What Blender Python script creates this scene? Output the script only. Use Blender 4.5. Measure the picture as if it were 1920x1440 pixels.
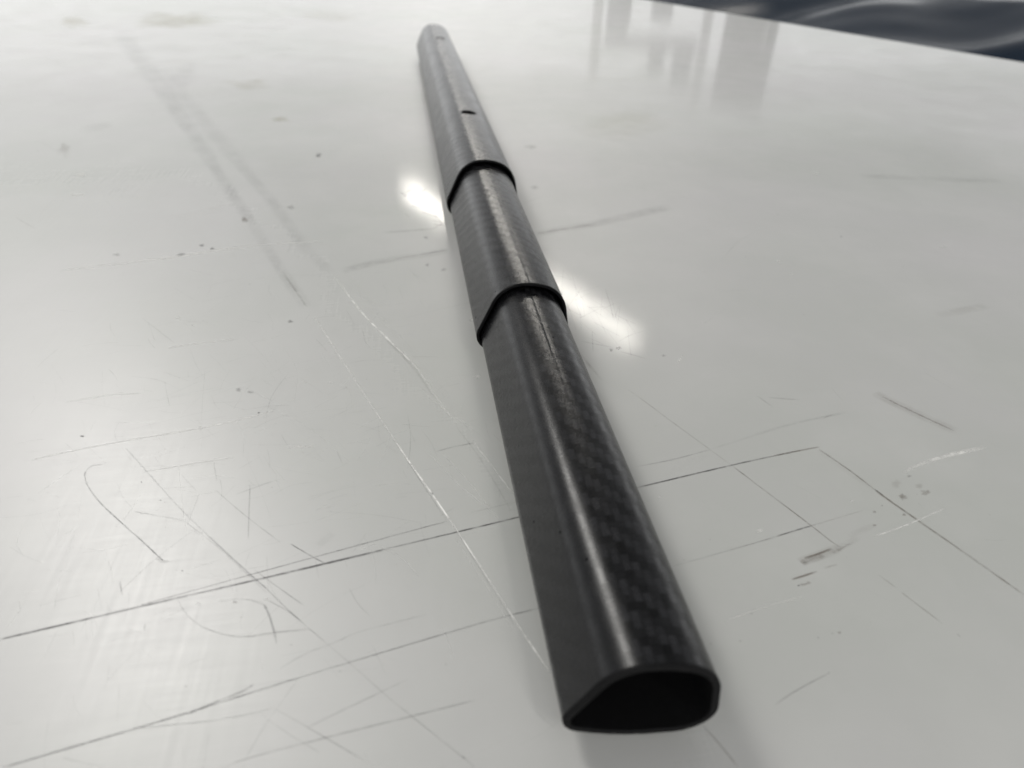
import bpy, bmesh, math, random
from mathutils import Matrix, Vector, noise

# ------------------------------------------------------------------ scene, camera, light
scene = bpy.context.scene
for ob in list(bpy.data.objects):
    bpy.data.objects.remove(ob, do_unlink=True)
COL = scene.collection
MM = 0.001

scene.render.engine = 'CYCLES'
scene.render.resolution_x, scene.render.resolution_y = 1024, 768
scene.view_settings.view_transform = 'Standard'
scene.view_settings.look = 'None'
scene.view_settings.exposure = 0.0
scene.view_settings.gamma = 1.0
scene.view_settings.use_curve_mapping = False

cam_data = bpy.data.cameras.new('camera')
cam = bpy.data.objects.new('camera', cam_data)
COL.objects.link(cam)
cam_data.sensor_fit = 'HORIZONTAL'
cam_data.sensor_width = 36.0
cam_data.lens = 23.014
cam_data.clip_start = 0.005
cam_data.clip_end = 60.0
cam_data.dof.use_dof = True
cam_data.dof.focus_distance = 0.236
cam_data.dof.aperture_fstop = 11.0
TABLE_Z = -0.5948                       # table level under the tube frame, mm
cam.matrix_world = Matrix((
    (0.988660, 0.074759, -0.130239, -0.041934),
    (-0.149296, 0.582783, -0.798796, -0.066796),
    (0.016184, 0.809182, 0.587336, 0.151015),
    (0, 0, 0, 1)))
scene.camera = cam

world = bpy.data.worlds.new('World')
scene.world = world
world.use_nodes = True
wbg = world.node_tree.nodes['Background']
wbg.inputs['Color'].default_value = (0.99, 1.0, 1.0, 1)   # pale painted workshop all around
wbg.inputs['Strength'].default_value = 1.45


def strip_lamp(name, center, length, width, radiance, color=(1.0, 0.98, 0.935), turn=math.atan2(-0.923, 0.385)):
    """A long ceiling luminaire, parallel to the table's far edge."""
    ld = bpy.data.lights.new(name, 'AREA')
    ld.shape = 'RECTANGLE'
    ld.size = length
    ld.size_y = width
    ld.color = color
    ld.energy = radiance * math.pi * length * width
    lo = bpy.data.objects.new(name, ld)
    COL.objects.link(lo)
    lo.location = center
    lo.rotation_euler = (0, 0, turn)
    return lo


strip_lamp('ceiling_lamp', (0.59, 4.70, 2.02), 3.25, 0.17, 30.0, color=(1.0, 0.955, 0.87), turn=math.atan2(-0.906, 0.424))
strip_lamp('ceiling_lamp', (-1.20, 1.75, 2.02), 1.80, 0.42, 21.0)
strip_lamp('ceiling_lamp', (1.10, -2.20, 2.02), 1.80, 0.19, 30.0)     # added unseen behind the camera, for more diffuse light on the table
strip_lamp('ceiling_lamp', (-0.90, -1.90, 2.02), 1.80, 0.19, 30.0)  # second lamp added out of view, lifts the table the same way


# ------------------------------------------------------------------ helpers
def link(name, mesh, mat=None, parent=None):
    o = bpy.data.objects.new(name, mesh)
    COL.objects.link(o)
    if mat is not None:
        mesh.materials.append(mat)
    if parent is not None:
        o.parent = parent
    return o


def tag(o, label=None, category=None, kind=None):
    if label:
        o['label'] = label
    if category:
        o['category'] = category
    if kind:
        o['kind'] = kind
    return o


class NT:
    """Small wrapper for building node trees."""
    def __init__(self, name):
        self.mat = bpy.data.materials.new(name)
        self.mat.use_nodes = True
        self.t = self.mat.node_tree
        self.bsdf = self.t.nodes['Principled BSDF']
        self.out = self.t.nodes['Material Output']

    def n(self, kind, **kw):
        nd = self.t.nodes.new(kind)
        for k, v in kw.items():
            setattr(nd, k, v)
        return nd

    def put(self, sock, v):
        if isinstance(v, bpy.types.NodeSocket):
            self.t.links.new(v, sock)
        else:
            sock.default_value = v

    def m(self, op, a, b=0.0, c=0.0, clamp=False):
        nd = self.n('ShaderNodeMath', operation=op, use_clamp=clamp)
        self.put(nd.inputs[0], a)
        self.put(nd.inputs[1], b)
        self.put(nd.inputs[2], c)
        return nd.outputs[0]

    def ss(self, x, lo, hi):
        nd = self.n('ShaderNodeMapRange', interpolation_type='SMOOTHSTEP')
        self.put(nd.inputs[0], x)
        nd.inputs[1].default_value = lo
        nd.inputs[2].default_value = hi
        return nd.outputs[0]

    def lin(self, x, a, b, lo, hi):
        nd = self.n('ShaderNodeMapRange')
        self.put(nd.inputs[0], x)
        for i, v in enumerate((a, b, lo, hi)):
            nd.inputs[1 + i].default_value = v
        return nd.outputs[0]

    def mix(self, f, a, b):
        nd = self.n('ShaderNodeMix', data_type='RGBA')
        self.put(nd.inputs[0], f)
        self.put(nd.inputs[6], a)
        self.put(nd.inputs[7], b)
        return nd.outputs[2]

    def noise(self, vec, scale, detail=2.0, rough=0.5):
        nd = self.n('ShaderNodeTexNoise')
        self.put(nd.inputs['Vector'], vec)
        nd.inputs['Scale'].default_value = scale
        nd.inputs['Detail'].default_value = detail
        nd.inputs['Roughness'].default_value = rough
        return nd.outputs[0]

    def mapping(self, vec, scale=(1, 1, 1), rot=(0, 0, 0), loc=(0, 0, 0)):
        nd = self.n('ShaderNodeMapping')
        self.put(nd.inputs[0], vec)
        nd.inputs['Location'].default_value = loc
        nd.inputs['Rotation'].default_value = rot
        nd.inputs['Scale'].default_value = scale
        return nd.outputs[0]

    def bump(self, h, strength, dist, prev=None):
        nd = self.n('ShaderNodeBump')
        nd.inputs['Strength'].default_value = strength
        nd.inputs['Distance'].default_value = dist
        self.put(nd.inputs['Height'], h)
        if prev is not None:
            self.put(nd.inputs['Normal'], prev)
        return nd.outputs[0]


# ------------------------------------------------------------------ materials
def mat_table():
    g = NT('table_sheet')
    co = g.n('ShaderNodeTexCoord').outputs['Object']
    big = g.noise(co, 3.5, 4, 0.6)
    mid = g.noise(co, 18, 5, 0.6)
    smudge = g.noise(g.mapping(co, (1, 1, 1), (0, 0, 0.4), (3, 1, 0)), 26, 5, 0.62)
    col = g.mix(g.lin(big, 0.35, 0.65, 0, 1), (0.366, 0.376, 0.358, 1), (0.408, 0.402, 0.404, 1))
    col = g.mix(g.lin(mid, 0.45, 0.75, 0, 0.4), col, (0.445, 0.447, 0.436, 1))
    g.put(g.bsdf.inputs['Base Color'], col)
    # worn, finely scuffed working area left of the long score line, polished elsewhere
    sep = g.n('ShaderNodeSeparateXYZ')
    g.put(sep.inputs[0], co)
    x, y = sep.outputs[0], sep.outputs[1]
    d = g.m('ADD', g.m('MULTIPLY', x, 0.923), g.m('MULTIPLY', y, 0.385))     # distance across the score lines
    d = g.m('ADD', d, g.m('MULTIPLY', g.m('SUBTRACT', mid, 0.5), 0.06))
    worn = g.m('SUBTRACT', 1.0, g.ss(d, -0.02, 0.055))
    worn = g.m('MULTIPLY', worn, g.m('SUBTRACT', 1.0, g.ss(y, 0.16, 0.75)))
    # fine brushed wear in two directions breaks the gloss up
    s1 = g.noise(g.mapping(co, (40, 900, 1), (0, 0, 0.42)), 1.0, 3, 0.7)
    s2 = g.noise(g.mapping(co, (700, 30, 1), (0, 0, 0.95)), 1.0, 3, 0.7)
    wear = g.m('MULTIPLY', g.m('ADD', s1, s2), 0.5)
    g.put(g.bsdf.inputs['Roughness'], g.m('ADD', g.lin(wear, 0.3, 0.7, 0.42, 0.50), g.m('MULTIPLY', worn, -0.06)))
    g.bsdf.inputs['IOR'].default_value = 1.48
    g.put(g.bsdf.inputs['Coat Weight'], g.m('ADD', g.m('MULTIPLY', g.lin(smudge, 0.35, 0.65, 0.31, 0.47), g.m('SUBTRACT', 1.0, worn)), g.m('MULTIPLY', worn, 0.95)))
    cr = g.m('ADD', g.m('ADD', g.lin(wear, 0.35, 0.7, 0.015, 0.09), g.lin(smudge, 0.40, 0.70, 0.035, 0.0)), g.m('MULTIPLY', worn, 0.33))
    g.put(g.bsdf.inputs['Coat Roughness'], cr)
    g.bsdf.inputs['Coat IOR'].default_value = 1.40
    wav = g.noise(co, 9, 2, 0.5)
    b = g.bump(wav, 0.06, 0.0012)
    b = g.bump(s1, 0.05, 0.0004, b)
    b = g.bump(g.noise(co, 2500, 2, 0.6), 0.05, 0.0001, b)
    g.put(g.bsdf.inputs['Normal'], b)
    g.put(g.bsdf.inputs['Coat Normal'], g.bump(s1, 0.07, 0.0002, g.bump(wav, 0.022, 0.0012)))
    return g.mat


def mat_edge():
    g = NT('table_edge')
    co = g.n('ShaderNodeTexCoord').outputs['Object']
    g.put(g.bsdf.inputs['Base Color'], g.mix(g.noise(co, 60, 3), (0.30, 0.30, 0.28, 1), (0.42, 0.41, 0.38, 1)))
    g.bsdf.inputs['Roughness'].default_value = 0.6
    return g.mat


def mat_marks():
    """Scores, scuffs and stains: colour and strength ride on the marks themselves."""
    g = NT('surface_marks')
    uv = g.n('ShaderNodeUVMap').outputs[0]
    sep = g.n('ShaderNodeSeparateXYZ')
    g.put(sep.inputs[0], uv)
    at = g.n('ShaderNodeAttribute', attribute_name='tint')
    st = g.n('ShaderNodeAttribute', attribute_name='mark')        # x strength, y softness, z seed
    s3 = g.n('ShaderNodeSeparateXYZ')
    g.put(s3.inputs[0], st.outputs['Vector'])
    v = g.m('ABSOLUTE', sep.outputs[1])
    fall = g.m('DIVIDE', g.m('SUBTRACT', 1.0, v), g.m('MAXIMUM', s3.outputs[1], 0.05), clamp=True)
    fall = g.m('MULTIPLY', fall, g.m('SUBTRACT', 2.0, fall))
    co = g.n('ShaderNodeTexCoord').outputs['Object']
    brk = g.noise(g.mapping(co, (1, 1, 1)), 260, 4, 0.7)
    brk2 = g.noise(g.mapping(co, (1, 1, 1)), 35, 2, 0.5)
    gate = g.m('MULTIPLY', g.lin(brk, 0.34, 0.60, 0.30, 1.0), g.lin(brk2, 0.34, 0.6, 0.45, 1.15))
    alpha = g.m('MULTIPLY', g.m('MULTIPLY', fall, s3.outputs[0]), gate, clamp=True)
    g.put(g.bsdf.inputs['Base Color'], at.outputs['Color'])
    g.bsdf.inputs['Roughness'].default_value = 0.45
    g.put(g.bsdf.inputs['Alpha'], alpha)
    return g.mat


def mat_carbon():
    g = NT('carbon_weave')
    uv = g.n('ShaderNodeUVMap').outputs[0]
    sep = g.n('ShaderNodeSeparateXYZ')
    g.put(sep.inputs[0], uv)
    co = g.n('ShaderNodeTexCoord').outputs['Object']
    wob = g.m('MULTIPLY', g.m('SUBTRACT', g.noise(co, 90, 2), 0.5), 0.0011)
    cell = 0.0021
    u = g.m('DIVIDE', g.m('ADD', sep.outputs[0], wob), cell)
    v = g.m('DIVIDE', g.m('ADD', sep.outputs[1], wob), cell)
    fu, fv = g.m('FLOOR', u), g.m('FLOOR', v)
    tw = g.m('FLOORED_MODULO', g.m('ADD', fu, fv), 4.0)
    warp = g.m('LESS_THAN', tw, 1.5)                       # 2x2 twill: which tow lies on top
    ru = g.m('ABSOLUTE', g.m('SUBTRACT', g.m('FRACT', u), 0.5))
    rv = g.m('ABSOLUTE', g.m('SUBTRACT', g.m('FRACT', v), 0.5))
    cross = g.m('ADD', g.m('MULTIPLY', warp, ru), g.m('MULTIPLY', g.m('SUBTRACT', 1.0, warp), rv))
    crown = g.m('SUBTRACT', 1.0, g.m('MULTIPLY', g.m('MULTIPLY', cross, cross), 4.0))
    cmb = g.n('ShaderNodeCombineXYZ')
    g.put(cmb.inputs[0], fu)
    g.put(cmb.inputs[1], fv)
    wn = g.n('ShaderNodeTexWhiteNoise', noise_dimensions='2D')
    g.put(wn.inputs['Vector'], cmb.outputs[0])
    tone = g.m('ADD', g.m('MULTIPLY', warp, 0.62), g.m('MULTIPLY', wn.outputs[0], 0.38))
    tone = g.m('MULTIPLY', tone, g.lin(crown, 0.0, 0.8, 0.45, 1.0))
    flat = g.m('SUBTRACT', 1.0, g.m('MULTIPLY', g.ss(sep.outputs[0], 0.0295, 0.0335), 1.0))
    plain = g.m('MULTIPLY', flat, 0.78)               # resin-rich smooth face shows little weave
    tone = g.m('ADD', g.m('MULTIPLY', tone, g.m('SUBTRACT', 1.0, plain)), g.m('MULTIPLY', plain, 0.4))
    col = g.mix(tone, (0.0006, 0.0007, 0.0008, 1), (0.0138, 0.0140, 0.0155, 1))
    g.put(g.bsdf.inputs['Base Color'], col)
    grain = g.noise(co, 4200, 2, 0.6)
    handled = g.noise(co, 70, 4, 0.65)
    g.put(g.bsdf.inputs['Roughness'], g.m('ADD', g.lin(handled, 0.35, 0.7, -0.02, 0.04), g.m('ADD', g.lin(warp, 0, 1, 0.27, 0.245), g.lin(grain, 0.3, 0.7, -0.05, 0.06))))
    g.bsdf.inputs['IOR'].default_value = 1.5
    g.bsdf.inputs['Anisotropic'].default_value = 0.08
    g.put(g.bsdf.inputs['Anisotropic Rotation'], g.m('MULTIPLY', warp, 0.25))
    tan = g.n('ShaderNodeTangent', direction_type='UV_MAP')
    g.put(g.bsdf.inputs['Tangent'], tan.outputs[0])
    # pinholes in the resin
    vor = g.n('ShaderNodeTexVoronoi')
    g.put(vor.inputs['Vector'], co)
    vor.inputs['Scale'].default_value = 260
    vcol = g.n('ShaderNodeSeparateColor')
    g.put(vcol.inputs[0], vor.outputs['Color'])
    pin = g.m('MULTIPLY', g.m('LESS_THAN', vor.outputs['Distance'], 0.10), g.m('GREATER_THAN', vcol.outputs[0], 0.88))
    g.put(g.bsdf.inputs['Specular IOR Level'], g.m('MULTIPLY', g.m('SUBTRACT', 1.0, pin),
          g.lin(tone, 0.0, 0.9, 0.27, 0.35)))
    b = g.bump(crown, 0.025, 0.00006)
    b = g.bump(grain, 0.30, 0.00004, b)
    b = g.bump(g.noise(co, 900, 3, 0.6), 0.04, 0.00005, b)
    b = g.bump(g.noise(g.mapping(uv, (2600, 60, 1)), 1.0, 3, 0.6), 0.05, 0.00005, b)
    g.put(g.bsdf.inputs['Normal'], b)
    return g.mat


def mat_cut():
    g = NT('carbon_cut_edge')
    co = g.n('ShaderNodeTexCoord').outputs['Object']
    g.put(g.bsdf.inputs['Base Color'], g.mix(g.noise(co, 900, 4, 0.7), (0.0013, 0.0013, 0.0015, 1), (0.0045, 0.0045, 0.005, 1)))
    g.bsdf.inputs['Roughness'].default_value = 0.6
    g.bsdf.inputs['Specular IOR Level'].default_value = 0.12
    g.put(g.bsdf.inputs['Normal'], g.bump(g.noise(co, 2200, 3), 0.4, 0.0001))
    return g.mat


def mat_plastic():
    g = NT('slate_blue_plastic')
    co = g.n('ShaderNodeTexCoord').outputs['Object']
    g.put(g.bsdf.inputs['Base Color'], g.mix(g.noise(co, 6, 3), (0.005, 0.012, 0.024, 1), (0.008, 0.016, 0.029, 1)))
    g.bsdf.inputs['Roughness'].default_value = 0.25
    g.bsdf.inputs['Specular IOR Level'].default_value = 0.22
    g.put(g.bsdf.inputs['Normal'], g.bump(g.noise(co, 25, 2), 0.10, 0.004))
    return g.mat


def mat_paint(name, a, b, rough=0.5):
    g = NT(name)
    co = g.n('ShaderNodeTexCoord').outputs['Object']
    g.put(g.bsdf.inputs['Base Color'], g.mix(g.noise(co, 12, 3), (*a, 1), (*b, 1)))
    g.bsdf.inputs['Roughness'].default_value = rough
    return g.mat


M_CEIL_GRADE = mat_paint('ceiling_grade_tone', (0.60, 0.60, 0.60), (0.66, 0.66, 0.66), 0.8)  # in-between tone, grades the mirrored step from dim ceiling to bright surroundings
M_CEIL = mat_paint('ceiling_paint', (0.25, 0.25, 0.255), (0.29, 0.29, 0.295), 0.8)
M_TABLE, M_EDGE, M_MARKS = mat_table(), mat_edge(), mat_marks()
M_CARBON, M_CUT, M_PLASTIC = mat_carbon(), mat_cut(), mat_plastic()

# ------------------------------------------------------------------ tabletop
EDGE = Vector((0.482, 1.466))           # a point on the far edge
U = Vector((0.3653, -0.9309))           # along the far edge
N = Vector((-0.9309, -0.3653))          # into the table


def tp(a, b, z):
    q = EDGE + U * a + N * b
    return (q.x, q.y, z)


def build_table():
    a0, a1, b1, th = -1.3, 1.9, 1.6, 0.019
    bm = bmesh.new()
    c = 0.0012
    top = [bm.verts.new(tp(a, b, 0)) for a, b in ((a0 + c, c), (a1 - c, c), (a1 - c, b1 - c), (a0 + c, b1 - c))]
    mid = [bm.verts.new(tp(a, b, -c)) for a, b in ((a0, 0), (a1, 0), (a1, b1), (a0, b1))]
    bot = [bm.verts.new(tp(a, b, -th)) for a, b in ((a0, 0), (a1, 0), (a1, b1), (a0, b1))]
    bm.faces.new(top)
    for i in range(4):
        j = (i + 1) % 4
        for A, B in ((top, mid), (mid, bot)):
            f = bm.faces.new((A[i], A[j], B[j], B[i]))
            f.material_index = 1
    f = bm.faces.new(bot[::-1])
    f.material_index = 1
    bmesh.ops.recalc_face_normals(bm, faces=bm.faces)
    me = bpy.data.meshes.new('tabletop')
    bm.to_mesh(me)
    bm.free()
    o = link('tabletop', me, M_TABLE)
    me.materials.append(M_EDGE)
    return tag(o, 'pale grey scratched glossy work surface under the black tube', None, 'structure')


table = build_table()

# Scores and scratches in the sheet: colour, strength, softness, then x, y, width in mm on the table.
SCRATCHES = [
    ('k', 0.544, 0.5, [(-152.8, 46.7, 0.45), (-139.4, 48.9, 0.46), (-116.3, 52.7, 0.48), (-89.5, 57.0, 0.5), (-55.2, 62.8, 0.52)]),
    ('k', 0.51, 0.5, [(-60.5, 62.0, 0.38), (-37.1, 66.0, 0.39), (-17.2, 69.5, 0.4), (24.3, 77.1, 0.43), (62.0, 83.5, 0.45), (85.1, 86.8, 0.46)]),
    ('b', 0.40800000000000003, 0.7, [(72.5, 85.1, 0.53), (85.1, 86.8, 0.54), (93.1, 87.7, 0.55)]),
    ('k', 0.37400000000000005, 0.5, [(-120.3, 52.6, 0.26), (-118.0, 53.1, 0.26), (-91.4, 59.2, 0.27), (-63.5, 65.4, 0.29), (-37.9, 71.0, 0.3)]),
    ('k', 0.13, 0.6, [(-31.6, 73.3, 0.26), (-16.7, 76.0, 0.27)]),
    ('k', 0.476, 0.5, [(-138.4, 13.7, 0.26), (-126.8, 15.9, 0.26), (-107.5, 19.5, 0.27), (-90.2, 23.1, 0.28), (-77.6, 25.8, 0.29)]),
    ('k', 0.40800000000000003, 0.5, [(-80.0, 25.3, 0.22), (-65.8, 28.1, 0.22), (-32.6, 34.5, 0.24), (-16.3, 36.9, 0.24)]),
    ('k', 0.234, 0.6, [(23.2, 45.1, 0.28), (39.2, 47.9, 0.28), (58.8, 51.5, 0.29)]),
    ('k', 0.37400000000000005, 0.6, [(58.5, 51.5, 0.36), (62.3, 52.3, 0.36), (73.0, 54.4, 0.37)]),
    ('b', 0.182, 0.6, [(70.0, 53.8, 0.26), (90.9, 57.8, 0.26)]),
    ('w', 0.75, 0.7, [(88.1, 47.5, 0.37), (100.8, 50.4, 0.37), (117.3, 55.1, 0.38)]),
    ('k', 0.26, 0.7, [(-112.0, 53.1, 0.27), (-108.4, 47.8, 0.27), (-103.0, 43.1, 0.29), (-95.8, 39.7, 0.31), (-89.5, 38.7, 0.33)]),
    ('g', 0.182, 0.8, [(-90.8, 38.9, 0.4), (-84.7, 39.1, 0.4), (-76.3, 38.9, 0.4)]),
    ('g', 0.182, 0.8, [(-101.3, 50.9, 0.45), (-95.0, 50.7, 0.43), (-89.4, 48.4, 0.38), (-88.0, 46.6, 0.33)]),
    ('k', 0.2184, 0.8, [(-89.1, 48.2, 0.44), (-87.2, 44.8, 0.43), (-85.3, 39.8, 0.43), (-84.0, 35.8, 0.42)]),
    ('g', 0.234, 0.7, [(-149.6, 110.7, 0.43), (-152.5, 110.8, 0.48), (-153.8, 109.0, 0.35), (-153.3, 106.1, 0.27)]),
    ('k', 0.42160000000000003, 0.6, [(-154.0, 108.2, 0.32), (-153.5, 106.1, 0.29), (-150.8, 101.1, 0.29), (-144.6, 93.1, 0.29), (-135.0, 83.0, 0.29), (-127.1, 75.1, 0.28), (-120.4, 68.1, 0.27), (-119.3, 67.2, 0.28)]),
    ('g', 0.2184, 0.8, [(-121.6, 68.2, 0.5), (-119.6, 66.8, 0.55), (-117.5, 66.4, 0.61)]),
    ('g', 0.1456, 0.8, [(-144.9, 118.6, 0.34), (-138.8, 111.1, 0.33), (-119.8, 87.4, 0.3), (-105.3, 70.9, 0.29), (-93.2, 57.6, 0.28)]),
    ('g', 0.2184, 0.9, [(-110.7, 76.9, 0.45), (-105.3, 70.9, 0.44), (-93.2, 57.6, 0.42), (-89.0, 53.3, 0.41)]),
    ('k', 0.20800000000000002, 0.7, [(-94.4, 58.9, 0.24), (-88.9, 53.0, 0.23), (-79.7, 42.6, 0.22), (-65.8, 28.1, 0.21), (-55.1, 16.7, 0.2)]),
    ('g', 0.20800000000000002, 0.7, [(-56.0, 17.6, 0.2), (-40.1, 2.0, 0.19), (-37.7, -0.7, 0.19)]),
    ('g', 0.16640000000000002, 0.8, [(-117.0, 81.6, 0.31), (-105.1, 69.9, 0.29), (-94.4, 58.2, 0.28), (-88.8, 51.9, 0.27)]),
    ('g', 0.234, 0.7, [(-88.4, 49.5, 0.21), (-82.8, 45.5, 0.21), (-79.1, 42.1, 0.2)]),
    ('g', 0.20800000000000002, 0.8, [(-93.6, 60.4, 0.29), (-86.7, 53.9, 0.28), (-78.3, 46.2, 0.28)]),
    ('g', 0.20800000000000002, 0.7, [(-110.5, 93.8, 0.25), (-99.7, 81.8, 0.24), (-87.5, 69.3, 0.23)]),
    ('k', 0.40800000000000003, 0.6, [(-84.6, 68.4, 0.28), (-79.4, 64.0, 0.27), (-73.9, 59.6, 0.27)]),
    ('g', 0.234, 0.8, [(-100.2, 95.3, 0.29), (-98.3, 81.6, 0.28), (-96.9, 71.8, 0.27)]),
    ('g', 0.156, 0.8, [(-133.3, 87.7, 0.31), (-125.4, 84.9, 0.31), (-116.3, 81.5, 0.31)]),
    ('g', 0.156, 0.8, [(-103.9, 91.0, 0.46), (-93.1, 95.6, 0.47)]),
    ('g', 0.0572, 0.9, [(-76.5, 66.5, 1.89), (-74.3, 68.9, 1.92), (-72.4, 70.7, 1.94)]),
    ('k', 0.234, 0.7, [(-82.5, 28.7, 0.28), (-76.8, 31.9, 0.28), (-71.0, 33.7, 0.28), (-66.7, 35.2, 0.29)]),
    ('g', 0.156, 0.8, [(-68.0, 34.9, 0.26), (-62.3, 36.6, 0.26), (-46.2, 39.1, 0.26)]),
    ('k', 0.37400000000000005, 0.7, [(-101.9, 20.2, 0.29), (-96.5, 22.2, 0.29), (-90.8, 24.0, 0.3), (-88.0, 25.5, 0.3)]),
    ('g', 0.234, 0.7, [(-113.0, 18.8, 0.22), (-109.6, 18.5, 0.22), (-96.5, 18.0, 0.23), (-87.5, 18.4, 0.24), (-82.6, 19.1, 0.24)]),
    ('g', 0.2184, 0.7, [(-82.6, 19.1, 0.2), (-74.0, 13.2, 0.19), (-60.3, 3.5, 0.19)]),
    ('g', 0.2184, 0.7, [(-74.5, 13.2, 0.24), (-66.7, 16.2, 0.24), (-51.3, 21.8, 0.25)]),
    ('g', 0.234, 0.7, [(-91.2, 7.0, 0.25), (-86.7, 8.3, 0.24), (-71.3, 10.3, 0.25), (-51.5, 12.5, 0.25), (-35.9, 14.3, 0.26)]),
    ('g', 0.16640000000000002, 0.7, [(-86.8, 8.5, 0.21), (-84.3, 14.2, 0.21), (-81.9, 18.4, 0.22), (-76.5, 27.5, 0.23)]),
    ('g', 0.16640000000000002, 0.7, [(-85.0, 17.8, 0.17), (-78.5, 12.6, 0.17), (-71.0, 7.3, 0.16)]),
    ('k', 0.234, 0.7, [(-128.9, 61.2, 0.28), (-127.9, 58.7, 0.27), (-126.8, 56.2, 0.27)]),
    ('k', 0.37400000000000005, 0.7, [(-118.3, 46.5, 0.24), (-117.9, 44.1, 0.23)]),
    ('b', 0.1456, 0.7, [(35.5, 129.7, 0.45), (39.4, 122.3, 0.44), (45.1, 110.1, 0.42), (58.5, 82.2, 0.38)]),
    ('b', 0.37400000000000005, 0.6, [(58.5, 82.2, 0.43), (65.4, 67.0, 0.41), (71.2, 54.2, 0.39), (73.9, 47.8, 0.38), (75.4, 45.1, 0.39)]),
    ('b', 0.041600000000000005, 0.9, [(91.8, 86.4, 2.28), (96.9, 73.1, 2.18), (99.9, 65.7, 2.13)]),
    ('b', 0.26, 0.6, [(92.1, 86.4, 0.55), (96.6, 75.8, 0.52), (99.9, 65.7, 0.5)]),
    ('k', 0.26, 0.6, [(99.9, 66.2, 0.48), (101.1, 63.1, 0.47)]),
    ('b', 0.37400000000000005, 0.7, [(99.9, 65.7, 0.69), (101.9, 60.2, 0.68), (110.7, 38.7, 0.63), (117.1, 22.6, 0.59)]),
    ('b', 0.117, 0.9, [(131.7, 114.9, 3.58), (133.5, 110.8, 3.62), (139.8, 100.3, 3.56), (147.5, 89.0, 3.46)]),
    ('b', 0.26, 0.7, [(133.1, 111.9, 0.76), (139.8, 100.3, 0.74), (146.9, 89.4, 0.72)]),
    ('g', 0.16640000000000002, 0.8, [(25.9, 86.5, 0.44), (39.1, 88.2, 0.44), (54.9, 91.6, 0.44)]),
    ('g', 0.1144, 0.9, [(54.9, 91.6, 0.76), (70.4, 95.9, 0.78), (89.6, 100.9, 0.83), (113.5, 104.7, 0.88)]),
    ('g', 0.156, 0.8, [(84.5, 118.9, 0.64), (87.4, 111.1, 0.62)]),
    ('g', 0.1144, 0.8, [(88.3, 117.3, 0.71), (99.9, 114.1, 0.71)]),
    ('b', 0.14300000000000002, 1.0, [(60.8, 41.4, 2.03), (63.1, 42.1, 2.08), (67.5, 43.0, 2.1), (71.6, 44.0, 2.08), (74.9, 45.0, 2.07)]),
    ('b', 0.156, 1.0, [(61.1, 41.2, 1.27), (63.5, 41.8, 1.31), (66.2, 42.2, 1.3), (69.2, 43.2, 1.26)]),
    ('b', 0.40800000000000003, 0.9, [(62.8, 42.7, 0.5), (66.9, 43.5, 0.5), (72.7, 44.9, 0.5)]),
    ('k', 0.182, 0.9, [(61.6, 41.1, 0.39), (64.2, 41.7, 0.39)]),
    ('b', 0.13, 1.0, [(72.0, 43.6, 1.03), (74.4, 44.2, 0.99), (76.3, 45.2, 0.95)]),
    ('b', 0.117, 1.0, [(73.4, 44.6, 1.57), (77.5, 45.6, 1.52), (82.8, 47.8, 1.49)]),
    ('b', 0.26, 0.9, [(74.0, 44.1, 0.47), (76.1, 44.8, 0.47), (80.5, 46.4, 0.47)]),
    ('b', 0.091, 0.9, [(80.2, 48.8, 1.35), (90.8, 51.6, 1.37)]),
    ('b', 0.42160000000000003, 0.7, [(55.4, 36.2, 0.47), (59.2, 36.9, 0.47), (64.1, 37.9, 0.48)]),
    ('b', 0.156, 0.8, [(66.7, 38.7, 0.41), (71.2, 39.4, 0.41)]),
    ('b', 0.26, 0.7, [(80.8, 34.5, 0.32), (83.1, 29.6, 0.32)]),
    ('b', 0.234, 0.7, [(83.7, 28.1, 0.31), (84.9, 25.2, 0.31), (88.4, 17.4, 0.3)]),
    ('k', 0.20800000000000002, 0.7, [(90.1, 14.3, 0.3), (90.3, 13.2, 0.3)]),
    ('b', 0.2184, 0.8, [(15.0, 1.3, 0.34), (16.8, -2.4, 0.34), (19.3, -8.7, 0.33)]),
    ('g', 0.2184, 0.8, [(33.7, 3.1, 0.22), (40.1, 5.6, 0.23), (51.1, 8.9, 0.23)]),
    ('w', 0.35000000000000003, 0.8, [(31.2, 26.2, 0.43), (43.5, 28.8, 0.44), (55.4, 30.5, 0.46)]),
    ('w', 0.6875, 0.7, [(114.1, 71.3, 0.86), (117.4, 73.0, 0.93), (124.4, 75.2, 1.02), (133.6, 77.3, 1.1), (141.7, 78.4, 1.15), (152.2, 79.9, 1.16)]),
    ('w', 0.052000000000000005, 0.9, [(33.9, 79.8, 2.8), (42.6, 85.3, 2.93), (51.2, 89.9, 3.05)]),
    ('w', 0.625, 0.8, [(61.7, 144.0, 0.67), (66.1, 150.3, 0.68)]),
    ('g', 0.078, 0.9, [(-439.0, 1064.0, 18.28), (-351.9, 851.8, 15.19), (-270.0, 651.7, 12.28)]),
    ('g', 0.0988, 0.9, [(-283.1, 682.9, 10.9), (-216.7, 520.7, 8.82), (-179.7, 427.4, 7.59)]),
    ('g', 0.10400000000000001, 0.9, [(-187.1, 445.4, 5.89), (-159.1, 375.8, 5.24), (-136.5, 319.0, 4.68), (-109.5, 249.1, 4.06), (-93.9, 211.2, 3.75)]),
    ('b', 0.182, 0.8, [(-109.5, 249.1, 0.85), (-93.9, 211.2, 0.78)]),
    ('w', 0.625, 0.6, [(-89.4, 200.7, 0.55), (-86.1, 192.3, 0.54), (-66.1, 140.7, 0.47), (-50.5, 101.7, 0.42)]),
    ('w', 1, 0.6, [(-54.2, 111.1, 0.51), (-50.5, 101.7, 0.49), (-42.6, 83.0, 0.46), (-36.2, 67.4, 0.44)]),
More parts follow.
